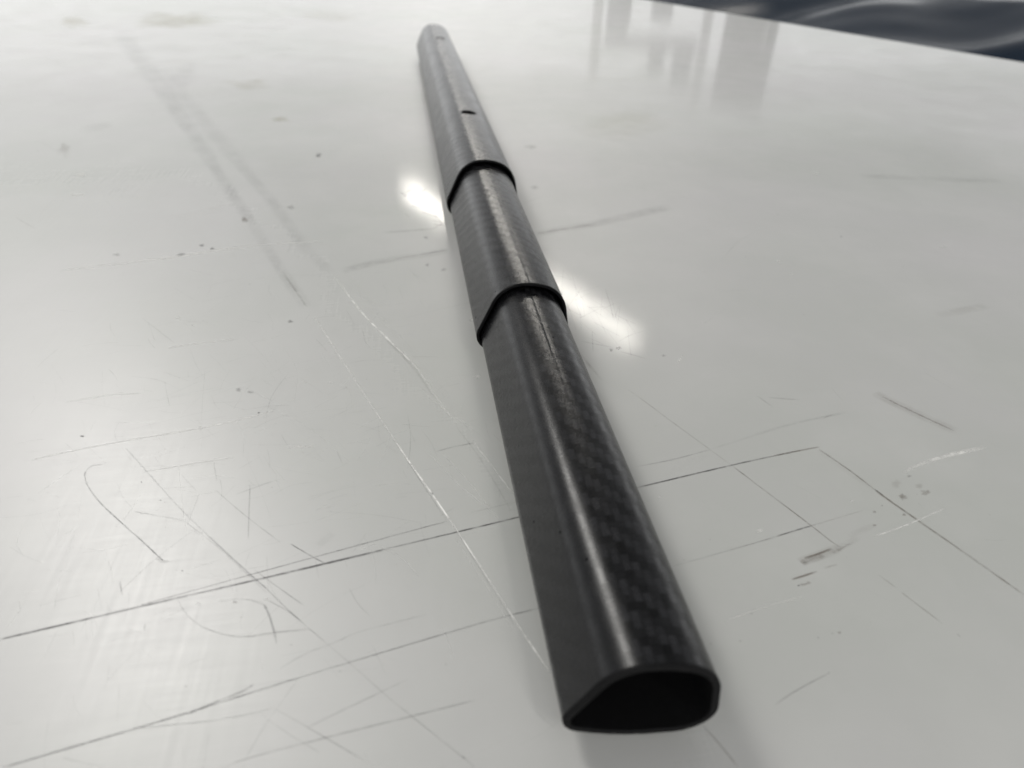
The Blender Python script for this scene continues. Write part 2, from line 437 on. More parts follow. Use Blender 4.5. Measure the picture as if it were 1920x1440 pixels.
    ('w', 1, 0.6, [(-36.9, 69.2, 0.4), (-28.3, 46.9, 0.37), (-22.8, 32.5, 0.35), (-17.1, 18.4, 0.33)]),
    ('k', 0.234, 0.6, [(-37.4, 70.1, 0.22), (-29.3, 48.1, 0.2), (-23.8, 33.1, 0.19)]),
    ('g', 0.156, 0.8, [(-61.9, 130.1, 0.25), (-50.5, 100.7, 0.23), (-38.4, 70.2, 0.2)]),
    ('w', 0.4, 0.8, [(-36.5, 63.5, 0.29), (-32.2, 52.3, 0.28), (-29.1, 44.7, 0.27), (-24.6, 31.6, 0.26)]),
    ('g', 0.06760000000000001, 0.9, [(-315.1, 797.3, 12.91), (-243.8, 623.7, 10.77), (-194.9, 507.8, 9.38), (-162.0, 430.5, 8.39)]),
    ('g', 0.08320000000000001, 0.9, [(-168.1, 443.5, 6.36), (-125.8, 342.7, 5.25), (-103.1, 281.8, 4.71), (-86.0, 246.3, 4.62)]),
    ('w', 0.8125, 0.7, [(-83.0, 240.0, 0.71), (-67.8, 201.0, 0.66), (-58.5, 182.1, 0.66), (-46.3, 157.3, 0.61)]),
    ('g', 0.156, 0.8, [(-58.5, 179.9, 0.81), (-46.4, 154.6, 0.73), (-38.7, 132.1, 0.66)]),
    ('w', 0.75, 0.7, [(-63.0, 189.5, 0.73), (-46.3, 157.3, 0.65), (-38.5, 134.1, 0.58), (-31.9, 115.9, 0.55)]),
    ('w', 0.078, 0.9, [(-79.1, 246.1, 2.46), (-55.3, 186.2, 2.13), (-41.3, 150.1, 1.95), (-32.1, 130.5, 1.89)]),
    ('w', 0.35000000000000003, 0.9, [(-43.8, 139.6, 0.74), (-36.4, 126.8, 0.74), (-27.6, 114.7, 0.73)]),
    ('w', 0.8125, 0.6, [(-27.2, 107.0, 0.37), (-21.1, 90.5, 0.35), (-16.9, 79.3, 0.34)]),
    ('w', 0.35000000000000003, 0.8, [(-42.8, 103.2, 0.36), (-34.0, 86.2, 0.35), (-24.2, 72.7, 0.35)]),
    ('w', 0.325, 0.8, [(-38.0, 101.7, 0.37), (-30.3, 86.4, 0.34), (-23.0, 69.2, 0.32)]),
    ('k', 0.2184, 0.7, [(-40.3, 102.8, 0.38), (-34.1, 104.5, 0.38), (-26.2, 105.7, 0.39)]),
    ('w', 0.6875, 0.7, [(-173.4, 116.5, 0.61), (-164.6, 118.8, 0.61), (-147.4, 122.3, 0.62), (-121.3, 126.4, 0.64)]),
    ('w', 0.75, 0.7, [(-123.2, 126.0, 0.64), (-109.3, 129.4, 0.65), (-98.1, 133.2, 0.67)]),
    ('w', 0.625, 0.8, [(-90.2, 111.9, 0.78), (-81.4, 111.0, 0.78)]),
    ('w', 0.5, 0.8, [(-147.3, 182.5, 0.98), (-136.2, 184.4, 0.99), (-121.8, 186.0, 0.99)]),
    ('w', 0.375, 0.8, [(-175.2, 148.1, 0.8), (-161.2, 150.6, 0.8), (-148.0, 150.6, 0.78)]),
    ('w', 0.4375, 0.8, [(-135.2, 105.5, 0.55), (-119.1, 107.7, 0.56), (-107.4, 108.8, 0.56)]),
    ('w', 0.625, 0.8, [(-174.3, 271.7, 2.1), (-149.3, 279.4, 2.16), (-128.0, 283.9, 2.19)]),
    ('w', 0.5, 0.8, [(-219.4, 263.8, 1.6), (-194.1, 268.3, 1.64), (-166.8, 273.4, 1.68)]),
    ('w', 0.4375, 0.8, [(-130.7, 283.5, 1.59), (-111.2, 284.8, 1.61), (-91.2, 285.4, 1.62)]),
    ('w', 0.078, 0.9, [(-180.2, 327.9, 6.62), (-168.7, 336.8, 7.02), (-156.0, 342.4, 7.31)]),
    ('g', 0.1092, 0.9, [(-80.2, 246.9, 4.75), (-58.8, 256.3, 5.03), (-37.4, 261.1, 5.18), (-24.5, 265.8, 5.14)]),
    ('k', 0.156, 0.8, [(-53.3, 257.7, 1.27), (-37.4, 262.5, 1.29), (-24.5, 266.5, 1.31)]),
    ('g', 0.117, 0.9, [(25.5, 281.2, 6.58), (45.6, 287.5, 6.74), (59.4, 291.6, 6.69), (89.0, 302.6, 6.74), (119.5, 315.4, 6.88)]),
    ('b', 0.1456, 0.9, [(27.3, 282.5, 2.1), (45.6, 287.5, 2.14), (62.8, 292.0, 2.18)]),
    ('g', 0.156, 0.9, [(-59.4, 293.8, 2.3), (-42.4, 295.0, 2.32), (-25.4, 297.0, 2.34)]),
    ('g', 0.091, 0.9, [(277.5, 356.8, 7.62), (309.3, 351.2, 7.7), (347.6, 342.7, 7.68), (375.0, 337.6, 7.6)]),
    ('b', 0.078, 0.9, [(196.8, 167.1, 3.81), (213.3, 170.2, 3.85), (228.1, 173.1, 3.89)]),
    ('w', 0.35000000000000003, 0.8, [(-61.2, 65.2, 0.39), (-53.0, 59.2, 0.36), (-47.6, 51.3, 0.34)]),
    ('w', 0.3125, 0.8, [(-42.5, 34.6, 0.27), (-41.0, 29.8, 0.27), (-40.3, 25.5, 0.26)]),
    ('g', 0.10400000000000001, 0.8, [(-32.3, 115.3, 0.42), (-25.6, 97.4, 0.39), (-18.5, 71.9, 0.35)]),
    ('k', 0.182, 0.7, [(-46.5, 321.7, 0.62), (-44.1, 314.6, 0.61)]),
    ('b', 0.182, 0.8, [(22.9, 157.8, 0.83), (27.5, 135.8, 0.78)]),
    ('g', 0.182, 0.8, [(33.4, 176.2, 0.38), (29.0, 157.0, 0.36)]),
    ('g', 0.156, 0.8, [(26.0, 165.9, 0.69), (38.4, 159.2, 0.68)]),
    ('g', 0.156, 0.8, [(35.1, 198.1, 0.62), (42.4, 182.1, 0.6)]),
    ('g', 0.156, 0.8, [(27.9, 183.9, 0.58), (43.2, 194.5, 0.6)]),
    ('g', 0.16546301625627127, 0.9, [(35.0, 181.9, 0.53), (39.4, 174.5, 0.52), (44.1, 167.4, 0.52)]),
    ('g', 0.13303656834132377, 0.9, [(32.1, 204.6, 0.29), (32.3, 198.7, 0.29), (32.6, 191.9, 0.28)]),
    ('g', 0.17320289498425603, 0.9, [(46.7, 187.4, 0.43), (50.2, 181.8, 0.44), (54.2, 177.1, 0.45)]),
    ('g', 0.10305219527511647, 0.9, [(33.8, 208.9, 0.43), (40.6, 211.9, 0.43), (47.9, 215.4, 0.44)]),
    ('g', 0.1103138360760473, 0.9, [(39.1, 216.7, 0.38), (31.3, 203.5, 0.37), (24.3, 191.8, 0.36)]),
    ('g', 0.0911022685939743, 0.9, [(35.4, 190.5, 0.44), (35.9, 182.8, 0.43), (36.5, 175.6, 0.43)]),
    ('g', 0.14277821039530994, 0.9, [(52.3, 195.8, 0.27), (46.6, 180.4, 0.26), (41.8, 166.6, 0.25)]),
    ('b', 0.14711989178023524, 0.9, [(28.6, 186.2, 0.44), (31.6, 186.3, 0.44), (34.6, 185.9, 0.45)]),
    ('g', 0.15254829249487287, 0.9, [(42.3, 191.9, 0.49), (45.9, 194.4, 0.5), (49.8, 196.9, 0.52)]),
    ('g', 0.09569298740161394, 0.9, [(25.0, 205.1, 0.39), (27.3, 191.8, 0.38), (29.5, 178.6, 0.36)]),
    ('g', 0.15336536401397244, 0.9, [(29.3, 183.5, 0.31), (31.6, 176.4, 0.31), (34.0, 169.7, 0.31)]),
    ('g', 0.12882759853488532, 0.9, [(33.6, 237.3, 0.38), (28.7, 218.0, 0.36), (24.8, 200.5, 0.34)]),
    ('g', 0.1571447836483185, 0.9, [(31.5, 201.1, 0.39), (31.2, 192.8, 0.38), (31.1, 185.6, 0.38)]),
    ('g', 0.11699613392024472, 0.9, [(41.8, 163.5, 0.51), (45.7, 166.0, 0.5), (49.6, 168.9, 0.49)]),
    ('g', 0.1294896761660146, 0.9, [(49.9, 203.4, 0.28), (47.8, 190.1, 0.27), (45.6, 177.1, 0.26)]),
    ('g', 0.12512789273917096, 0.9, [(45.6, 182.5, 0.3), (48.2, 188.3, 0.31), (50.9, 194.0, 0.31)]),
    ('g', 0.12500460367479796, 0.9, [(49.3, 212.3, 0.38), (47.3, 196.5, 0.36), (45.1, 182.1, 0.35)]),
    ('g', 0.0803351113868897, 0.9, [(30.4, 201.1, 0.48), (36.0, 205.2, 0.48), (41.9, 209.3, 0.49)]),
    ('g', 0.16267156530888852, 0.9, [(36.6, 230.2, 0.32), (35.0, 216.9, 0.31), (33.4, 204.3, 0.3)]),
    ('g', 0.09681182932836822, 0.9, [(43.5, 165.4, 0.49), (49.9, 168.6, 0.52), (56.4, 171.0, 0.54)]),
    ('g', 0.1569865267700649, 0.9, [(50.6, 181.8, 0.42), (50.9, 175.6, 0.42), (51.6, 169.6, 0.43)]),
    ('b', 0.16118229510993412, 0.9, [(31.2, 190.8, 0.32), (29.7, 182.3, 0.31), (28.2, 174.9, 0.3)]),
    ('g', 0.15536578254988834, 0.9, [(25.1, 229.9, 0.81), (30.1, 227.3, 0.79), (35.2, 223.5, 0.77)]),
    ('b', 0.15863332567884125, 0.9, [(38.5, 189.9, 0.42), (38.5, 179.2, 0.4), (38.5, 169.4, 0.4)]),
    ('b', 0.07872306993996658, 0.9, [(39.3, 174.1, 0.45), (40.4, 165.4, 0.44), (41.5, 157.2, 0.43)]),
    ('g', 0.13831600078779316, 0.9, [(36.3, 194.4, 0.73), (40.3, 194.3, 0.72), (44.8, 194.6, 0.71)]),
    ('g', 0.14314053635760363, 0.9, [(40.1, 156.1, 0.66), (45.2, 152.7, 0.65), (50.0, 148.9, 0.64)]),
    ('g', 0.16289549438471754, 0.9, [(25.8, 195.7, 0.58), (28.4, 191.4, 0.58), (31.3, 187.1, 0.58)]),
    ('g', 0.12587951526423313, 0.9, [(34.7, 199.7, 0.4), (33.7, 193.1, 0.39), (32.4, 186.3, 0.38)]),
    ('b', 0.14400109777851614, 0.9, [(45.9, 205.5, 0.26), (42.8, 195.3, 0.26), (39.5, 184.8, 0.25)]),
    ('g', 0.06577033589196456, 0.9, [(49.4, 212.7, 0.4), (47.3, 196.0, 0.38), (44.8, 180.0, 0.37)]),
    ('g', 0.10539945293465049, 0.9, [(27.3, 201.7, 0.38), (26.7, 187.7, 0.36), (25.7, 174.2, 0.34)]),
    ('b', 0.10383779078126695, 0.9, [(49.8, 176.0, 0.38), (46.5, 162.8, 0.37), (44.0, 151.3, 0.36)]),
    ('b', 0.10227041306533138, 0.9, [(34.0, 229.8, 0.43), (34.9, 214.3, 0.42), (35.8, 199.4, 0.4)]),
    ('g', 0.24444456786703922, 0.9, [(-30.6, 303.0, 1.55), (-26.7, 301.0, 1.54), (-22.7, 298.9, 1.54)]),
    ('g', 0.2465265688611002, 0.9, [(-49.3, 354.5, 1.2), (-43.5, 359.5, 1.21), (-37.6, 364.7, 1.23)]),
    ('g', 0.16784308701011677, 0.9, [(-42.4, 334.1, 1.83), (-39.4, 331.6, 1.83), (-36.5, 329.1, 1.82)]),
    ('g', 0.2102855946282983, 0.9, [(-36.6, 323.2, 1.6), (-31.9, 318.0, 1.59), (-27.3, 312.9, 1.57)]),
    ('g', 0.15283391280013495, 0.9, [(-29.2, 318.4, 1.07), (-26.7, 308.9, 1.05), (-24.3, 299.7, 1.03)]),
    ('g', 0.23130423097739025, 0.9, [(-44.2, 360.3, 0.84), (-41.9, 365.2, 0.84), (-39.5, 370.2, 0.85)]),
    ('g', 0.23441517124958955, 0.9, [(-42.4, 346.4, 1.06), (-37.0, 355.2, 1.08), (-31.3, 364.4, 1.1)]),
    ('g', 0.1632059063639163, 0.9, [(-49.4, 348.3, 1.01), (-45.2, 353.9, 1.02), (-40.9, 359.6, 1.04)]),
    ('g', 0.1603840200675038, 0.9, [(-39.9, 359.7, 0.7), (-37.4, 345.2, 0.68), (-35.0, 331.5, 0.66)]),
    ('g', 0.15787326858373937, 0.9, [(-31.3, 309.6, 1.89), (-26.6, 305.5, 1.88), (-21.9, 301.5, 1.87)]),
    ('g', 0.21951868763845753, 0.9, [(-49.2, 360.2, 1.27), (-47.1, 354.8, 1.26), (-45.1, 349.4, 1.24)]),
    ('g', 0.23652689816309275, 0.9, [(-30.5, 297.3, 1.5), (-27.7, 300.2, 1.51), (-24.9, 303.2, 1.52)]),
]
SPOTS = [
    ('k', 0.675, -161.4, 126.98, 0.72, -0.1, -0.25, 0.72),
    ('k', 0.6000000000000001, -108.35, 444.23, 2.34, -0.23, -0.39, 4.66),
    ('g', 0.375, 53.53, 450.73, 4.19, -0.39, 0.99, 5.68),
    ('k', 0.41250000000000003, 39.53, 358.16, 3.21, -0.33, 0.74, 4.12),
    ('k', 0.675, -103.29, 132.64, 0.46, -0.06, -0.1, 0.65),
    ('k', 0.6000000000000001, -134.67, 100.66, 0.34, -0.05, -0.12, 0.41),
    ('g', 0.44999999999999996, -99.6, 198.18, 1.17, -0.14, -0.17, 1.44),
    ('k', 0.44999999999999996, -156.98, 287.23, 1.42, -0.16, -0.47, 2.17),
    ('k', 0.48750000000000004, -150.43, 282.3, 1.41, -0.16, -0.38, 1.84),
    ('g', 0.44999999999999996, -164.87, 276.51, 2.21, -0.25, -0.5, 2.06),
    ('g', 0.375, -198.11, 280.34, 1.92, -0.22, -0.65, 2.07),
    ('b', 0.5, -140.28, 321.85, 1.85, -0.2, -0.57, 3.38),
    ('g', 0.30000000000000004, -115.74, 338.91, 1.93, -0.21, -0.42, 3.65),
    ('k', 0.44999999999999996, -35.56, 283.56, 1.49, -0.17, 0.08, 1.86),
    ('k', 0.41250000000000003, -28.39, 242.01, 1.36, -0.16, 0.12, 1.85),
    ('g', 0.44999999999999996, -36.56, 248.61, 1.1, -0.13, 0.09, 1.9),
    ('k', 0.5249999999999999, 37.08, 157.65, 0.9, -0.11, 0.34, 1.22),
    ('w', 0.8, 40.6, 158.47, 1.14, -0.14, 0.35, 1.23),
    ('w', 0.7, -19.06, 189.7, 1.2, -0.15, 0.14, 1.42),
    ('w', 0.5, -21.4, 145.36, 1.26, -0.16, 0.16, 1.47),
    ('b', 0.55, 106.87, 61.41, 1.38, -0.19, 0.9, 1.31),
    ('b', 0.5, 115.72, 62.14, 1.57, -0.21, 0.96, 1.33),
    ('b', 0.22, 108.58, 67.27, 1.59, -0.21, 1.09, 1.61),
    ('k', 0.5249999999999999, 115.24, 69.91, 0.72, -0.1, 0.36, 0.52),
    ('b', 0.25, 115.19, 65.14, 1.23, -0.17, 0.8, 1.13),
    ('b', 0.5, 58.15, 34.18, 0.89, -0.12, 0.27, 0.5),
    ('k', 0.6000000000000001, 56.34, 34.07, 0.3, -0.04, 0.14, 0.27),
    ('b', 0.4, 59.71, 34.68, 0.75, -0.1, 0.28, 0.51),
    ('k', 0.44999999999999996, 53.31, 18.21, 0.3, -0.04, 0.15, 0.26),
    ('k', 0.44999999999999996, 57.56, 18.85, 0.3, -0.04, 0.15, 0.26),
    ('b', 0.5, 59.67, 18.87, 0.42, -0.06, 0.17, 0.29),
    ('k', 0.44999999999999996, 39.45, 27.32, 0.26, -0.04, 0.1, 0.22),
    ('w', 0.7, 54.72, 54.35, 0.81, -0.11, 0.29, 0.6),
    ('w', 0.7, 89.64, 61.85, 0.68, -0.09, 0.33, 0.54),
    ('w', 0.6, 29.3, 71.88, 0.68, -0.09, 0.19, 0.57),
    ('k', 0.44999999999999996, 50.87, 8.84, 0.26, -0.04, 0.12, 0.21),
    ('k', 0.44999999999999996, 202.9, 258.16, 0.69, -0.08, 0.69, 1.15),
    ('k', 0.41250000000000003, 38.21, 53.05, 0.29, -0.04, 0.11, 0.27),
    ('k', 0.41250000000000003, 27.76, 46.93, 0.28, -0.04, 0.1, 0.26),
    ('w', 0.6, -63.48, 63.96, 0.61, -0.08, -0.02, 0.6),
    ('k', 0.5249999999999999, -42.41, 83.21, 0.4, -0.05, 0.02, 0.47),
    ('y', 0.27999999999999997, -386.1, 1161.35, 47.94, -0.89, -25.46, 103.09),
    ('y', 0.24499999999999997, -534.21, 1152.5, 22.9, -0.46, -21.8, 60.53),
    ('y', 0.21, -202.99, 694.59, 21.45, -1.49, -4.01, 23.74),
    ('y', 0.24499999999999997, -149.73, 550.26, 8.14, -0.69, -1.42, 10.95),
    ('y', 0.11199999999999999, -153.99, 1221.11, 44.09, -0.51, -4.96, 70.65),
    ('g', 0.09, -275.69, 747.55, 16.72, -1.08, -16.05, 67.43),
    ('g', 0.10500000000000001, -293.72, 535.59, 10.95, -0.97, -4.55, 13.59),
    ('b', 0.25, -296.41, 476.8, 3.84, -0.36, -6.33, 17.18),
    ('y', 0.11199999999999999, 152.93, 513.64, 42.96, -3.71, 12.27, 40.49),
    ('w', 0.5, -263.95, 416.17, 3.5, -0.35, -1.63, 4.64),
    ('w', 0.4, -251.26, 375.61, 4.57, -0.48, -1.07, 3.01),
    ('w', 0.6, 248.48, 366.72, 1.96, -0.2, 1.9, 3.38),
    ('w', 0.5, 150.57, 231.35, 2.03, -0.24, 0.76, 1.51),
    ('w', 0.4, 150.23, 216.67, 1.68, -0.2, 0.61, 1.17),
    ('w', 0.4, 253.5, 238.21, 2.47, -0.28, 1.26, 1.68),
    ('g', 0.30000000000000004, 57.77, 150.49, 1.12, -0.14, 0.34, 0.98),
    ('w', 0.5, -149.63, 207.65, 1.4, -0.17, -0.36, 1.48),
    ('w', 0.5, -141.99, 200.15, 1.15, -0.14, -0.27, 1.19),
    ('g', 0.30000000000000004, -113.23, 148.52, 1.21, -0.16, -0.25, 1.43),
    ('g', 0.30000000000000004, -108.32, 146.16, 1.0, -0.13, -0.14, 0.88),
    ('w', 0.5, -88.96, 150.35, 1.03, -0.13, -0.09, 0.91),
    ('w', 0.4, -78.25, 148.62, 1.23, -0.16, -0.06, 0.87),
    ('k', 0.44999999999999996, -113.01, 62.57, 0.26, -0.04, -0.06, 0.27),
    ('k', 0.44999999999999996, -126.42, 91.51, 0.26, -0.04, -0.08, 0.31),
    ('k', 0.44999999999999996, -93.04, 92.65, 0.27, -0.04, -0.04, 0.32),
    ('b', 0.5, -96.74, 49.96, 0.7, -0.1, -0.09, 0.52),
    ('w', 0.6, -106.46, 50.97, 0.7, -0.1, -0.12, 0.52),
    ('w', 0.6, -88.49, 49.82, 0.7, -0.1, -0.08, 0.52),
    ('k', 0.44999999999999996, -80.38, 35.01, 0.26, -0.04, -0.02, 0.21),
    ('k', 0.44999999999999996, -103.71, 27.3, 0.2, -0.03, -0.04, 0.17),
    ('k', 0.375, -67.89, 26.05, 0.38, -0.05, -0.02, 0.28),
    ('k', 0.375, -39.98, 2.01, 0.35, -0.05, 0.02, 0.18),
    ('k', 0.375, -39.77, 1.75, 0.35, -0.05, 0.02, 0.18),
    ('k', 0.375, 98.07, 58.85, 0.31, -0.04, 0.2, 0.3),
    ('b', 0.4, 94.07, 56.65, 0.67, -0.09, 0.27, 0.42),
    ('b', 0.4, 102.58, 54.37, 0.67, -0.09, 0.43, 0.62),
    ('b', 0.4, 90.78, 51.57, 0.66, -0.09, 0.26, 0.4),
]
TINT = {'k': (0.030, 0.030, 0.034), 'b': (0.125, 0.092, 0.064), 'g': (0.105, 0.105, 0.105),
        'w': (0.70, 0.70, 0.68), 'y': (0.34, 0.31, 0.17)}  # pale scratches: real scores, with the light they catch painted in as white


class Marks:
    def __init__(self):
        self.v, self.f, self.uv, self.t, self.m = [], [], [], [], []
        self.rng = random.Random(4)

    def strip(self, kind, s, soft, pts):
        # Catmull-Rom through the measured points, tapered at both ends
        P = [Vector(p) for p in pts]
        path = []
        for i in range(len(P) - 1):
            a, b, c, d = P[max(i - 1, 0)], P[i], P[i + 1], P[min(i + 2, len(P) - 1)]
            for k in range(8):
                t = k / 8
                path.append(0.5 * ((2 * b) + (c - a) * t + (2 * a - 5 * b + 4 * c - d) * t * t + (3 * b - a - 3 * c + d) * t ** 3))
        path.append(P[-1])
        n = len(path)
        z = 0.02 + 0.0006 * self.rng.random() * 20
        base = len(self.v)
        ln = 0
        for i, p in enumerate(path):
            q0, q1 = path[max(i - 1, 0)], path[min(i + 1, n - 1)]
            d = Vector((q1.x - q0.x, q1.y - q0.y)).normalized()
            nr = Vector((-d.y, d.x))
            w = max(p.z, 0.03) * 0.85
            if i:
                ln += (Vector((p.x, p.y)) - Vector((path[i - 1].x, path[i - 1].y))).length
            e = min(i, n - 1 - i)
            st = s * min(1.0, 0.15 + e / 3.0)
            for sg in (-1, 1):
                self.v.append(((p.x + nr.x * w * sg) * MM, (p.y + nr.y * w * sg) * MM, z * MM))
                self.uv.append((ln * MM, sg))
                self.t.append(TINT[kind])
                self.m.append((st, soft, 0))
        for i in range(n - 1):
            k = base + 2 * i
            self.f.append((k, k + 2, k + 3, k + 1))

    def spot(self, kind, s, x, y, ax, ay, bx, by):
        base = len(self.v)
        z = 0.036 + 0.012 * self.rng.random()
        self.v.append((x * MM, y * MM, z * MM))
        self.uv.append((0, 0))
        self.t.append(TINT[kind])
        self.m.append((s, 1.0, 0))
        N_ = 12
        for i in range(N_):
            a = 2 * math.pi * i / N_
            r = 1.15 + 0.9 * (self.rng.random() - 0.5)
            self.v.append(((x + r * (ax * math.cos(a) + bx * math.sin(a))) * MM,
                           (y + r * (ay * math.cos(a) + by * math.sin(a))) * MM, z * MM))
            self.uv.append((0, 1))
            self.t.append(TINT[kind])
            self.m.append((s, 1.0, 0))
        for i in range(N_):
            self.f.append((base, base + 1 + i, base + 1 + (i + 1) % N_))

    def build(self, name, parent):
        me = bpy.data.meshes.new(name)
        me.from_pydata(self.v, [], self.f)
        uvl = me.uv_layers.new(name='UVMap')
        for lp in me.loops:
            uvl.data[lp.index].uv = self.uv[lp.vertex_index]
        ca = me.attributes.new('tint', 'FLOAT_COLOR', 'POINT')
        va = me.attributes.new('mark', 'FLOAT_VECTOR', 'POINT')
        for i in range(len(self.v)):
            ca.data[i].color = (*self.t[i], 1)
            va.data[i].vector = self.m[i]
        o = link(name, me, M_MARKS, parent)
        o['kind'] = 'stuff'
        return o


sc = Marks()
for kind, s, soft, pts in SCRATCHES:
    sc.strip(kind, s, soft, pts)
rng = random.Random(11)
# hairline scuffs: dense on the worn working area, sparse elsewhere
for i in range(560):
    if i < 420:
        x, y = rng.gauss(-105, 45), rng.gauss(110, 60)
    else:
        x, y = rng.uniform(-420, 420), 25 + 900 * rng.random() ** 2.2
    ang = rng.choice((rng.gauss(0.17, 0.25), rng.gauss(-1.18, 0.2), rng.uniform(0, math.pi)))
    ln = rng.uniform(2, 12) * (1 + y / 250) * (2.2 if rng.random() < 0.12 else 1)
    bend = rng.gauss(0, 0.08)
    pts = []
    for k in range(3):
        t = k - 1
        a = ang + bend * t
        pts.append((x + math.cos(a) * ln * t * 0.5, y + math.sin(a) * ln * t * 0.5, rng.uniform(0.06, 0.16) * (1 + y / 220)))
    sc.strip(rng.choice('gggwwww' if i < 420 else 'ggwwwwb'), rng.uniform(0.05, 0.16), 0.8, pts)
sc.build('scratches', table)

sp = Marks()
for d in SPOTS:
    sp.spot(*d)
for i in range(60):
    x, y = rng.uniform(-330, 330), 20 + 700 * rng.random() ** 2
    r = rng.uniform(0.08, 0.28) * (1 + y / 260)
    sp.spot(rng.choice('kkgbw'), rng.uniform(0.2, 0.5), x, y, r, 0, 0, r * rng.uniform(0.5, 1.1))
sp.build('stains', table)


# ------------------------------------------------------------------ telescoping tube
def fillet(V, R, F, n=12):
    V = [Vector(v) for v in V]
    out = []
    for i, p in enumerate(V):
        u, w = V[i - 1] - p, V[(i + 1) % len(V)] - p
        la, lb = u.length, w.length
        u.normalize()
        w.normalize()
        ang = math.acos(max(-1, min(1, u.dot(w))))
        t = min(R[i] / math.tan(ang / 2), F[i][0] * la, F[i][1] * lb)
        r = t * math.tan(ang / 2)
        c = p + (u + w).normalized() * (r / math.sin(ang / 2))
        s, e = p + u * t - c, p + w * t - c
        a0, a1 = math.atan2(s.y, s.x), math.atan2(e.y, e.x)
        d = (a1 - a0 + math.pi) % (2 * math.pi) - math.pi
        for k in range(n + 1):
            out.append(c + Vector((math.cos(a0 + d * k / n), math.sin(a0 + d * k / n))) * r)
    return out


BASE = fillet([(-18.8503, 3.2902), (-11.0862, 28.6494), (0, 29.8507), (11.0862, 28.6494), (18.8503, 4.1285), (-3.0234, 0)],
              [5.1757, 11.6447, 60, 11.6447, 9.5466, 60],
              [(.49, .4), (.59, .8), (.19, .19), (.8, .59), (.4, .49), (.49, .49)])
ROLL = -0.1486


def profile(off, seam=0.0, lift=0.0):
    """Rounded trapezoid grown by off mm, rolled as it lies; optional mould seam on the crown."""
    n = len(BASE)
    pts = []
    for i, p in enumerate(BASE):
        t = (BASE[(i + 1) % n] - BASE[i - 1]).normalized()
        pts.append(p + Vector((-t.y, t.x)) * off)
    c, s = math.cos(ROLL), math.sin(ROLL)
    res = []
    for p in pts:
        q = p - Vector((0, 14))
        res.append(Vector((q.x * c - q.y * s, q.x * s + q.y * c + 14 + lift - TABLE_Z)))
    if seam:
        def top(x):
            for a, b in zip(res, res[1:]):
                if a.y > 20 and a.x <= x <= b.x:
                    return a.y + (b.y - a.y) * (x - a.x) / max(b.x - a.x, 1e-6)
        ins = [Vector((0.9 + dx, top(0.9 + dx) + hgt * seam)) for dx, hgt in ((-0.28, 0.0), (-0.12, 1.0), (0.0, -1.2), (0.12, 0.9), (0.28, 0.0))]
        out, done = [], False
        for p in res:
            if p.y > 20 and p.x > 0.55 and not done:
                out += ins
                done = True
            if p.y > 20 and 0.55 < p.x < 1.25:
                continue
            out.append(p)
        res = out
    return res


def ring_mesh(name, loops, closed_ends=False):
    """Skin a list of (profile, y-function) loops of equal size; UV in metres (around, along)."""
    n = len(loops[0][0])
    verts, faces = [], []
    arcs = [0.0]
    pr = loops[0][0]
    for i in range(n):
        arcs.append(arcs[-1] + (pr[(i + 1) % n] - pr[i]).length)
    for pr, yf in loops:
        for p in pr:
            verts.append((p.x * MM, yf(p) * MM, p.y * MM))
    L = len(loops)
    uvs = []
    pairs = [(k, k + 1) for k in range(L - 1)] + ([(L - 1, 0)] if closed_ends else [])
    for a, b in pairs:
        for i in range(n):
            j = (i + 1) % n
            faces.append((a * n + i, a * n + j, b * n + j, b * n + i))
            ya, yb = verts[a * n + i][1], verts[b * n + i][1]
            uvs.append(((arcs[i] * MM, ya), (arcs[i + 1] * MM, ya), (arcs[i + 1] * MM, yb), (arcs[i] * MM, yb)))
    me = bpy.data.meshes.new(name)
    me.from_pydata(verts, [], faces)
    ul = me.uv_layers.new(name='UVMap')
    k = 0
    for fi, f in enumerate(me.polygons):
        for q in range(4):
            ul.data[k].uv = uvs[fi][q]
            k += 1
    bm = bmesh.new()
    bm.from_mesh(me)
    bmesh.ops.recalc_face_normals(bm, faces=bm.faces)
    bm.to_mesh(me)
    bm.free()
    return me


WALL = 1.2
tube = bpy.data.objects.new('telescoping_tube', None)
COL.objects.link(tube)
tube.empty_display_size = 0.02
tag(tube, 'black carbon fibre telescoping tube of three nested sections lying on the table', 'tube')


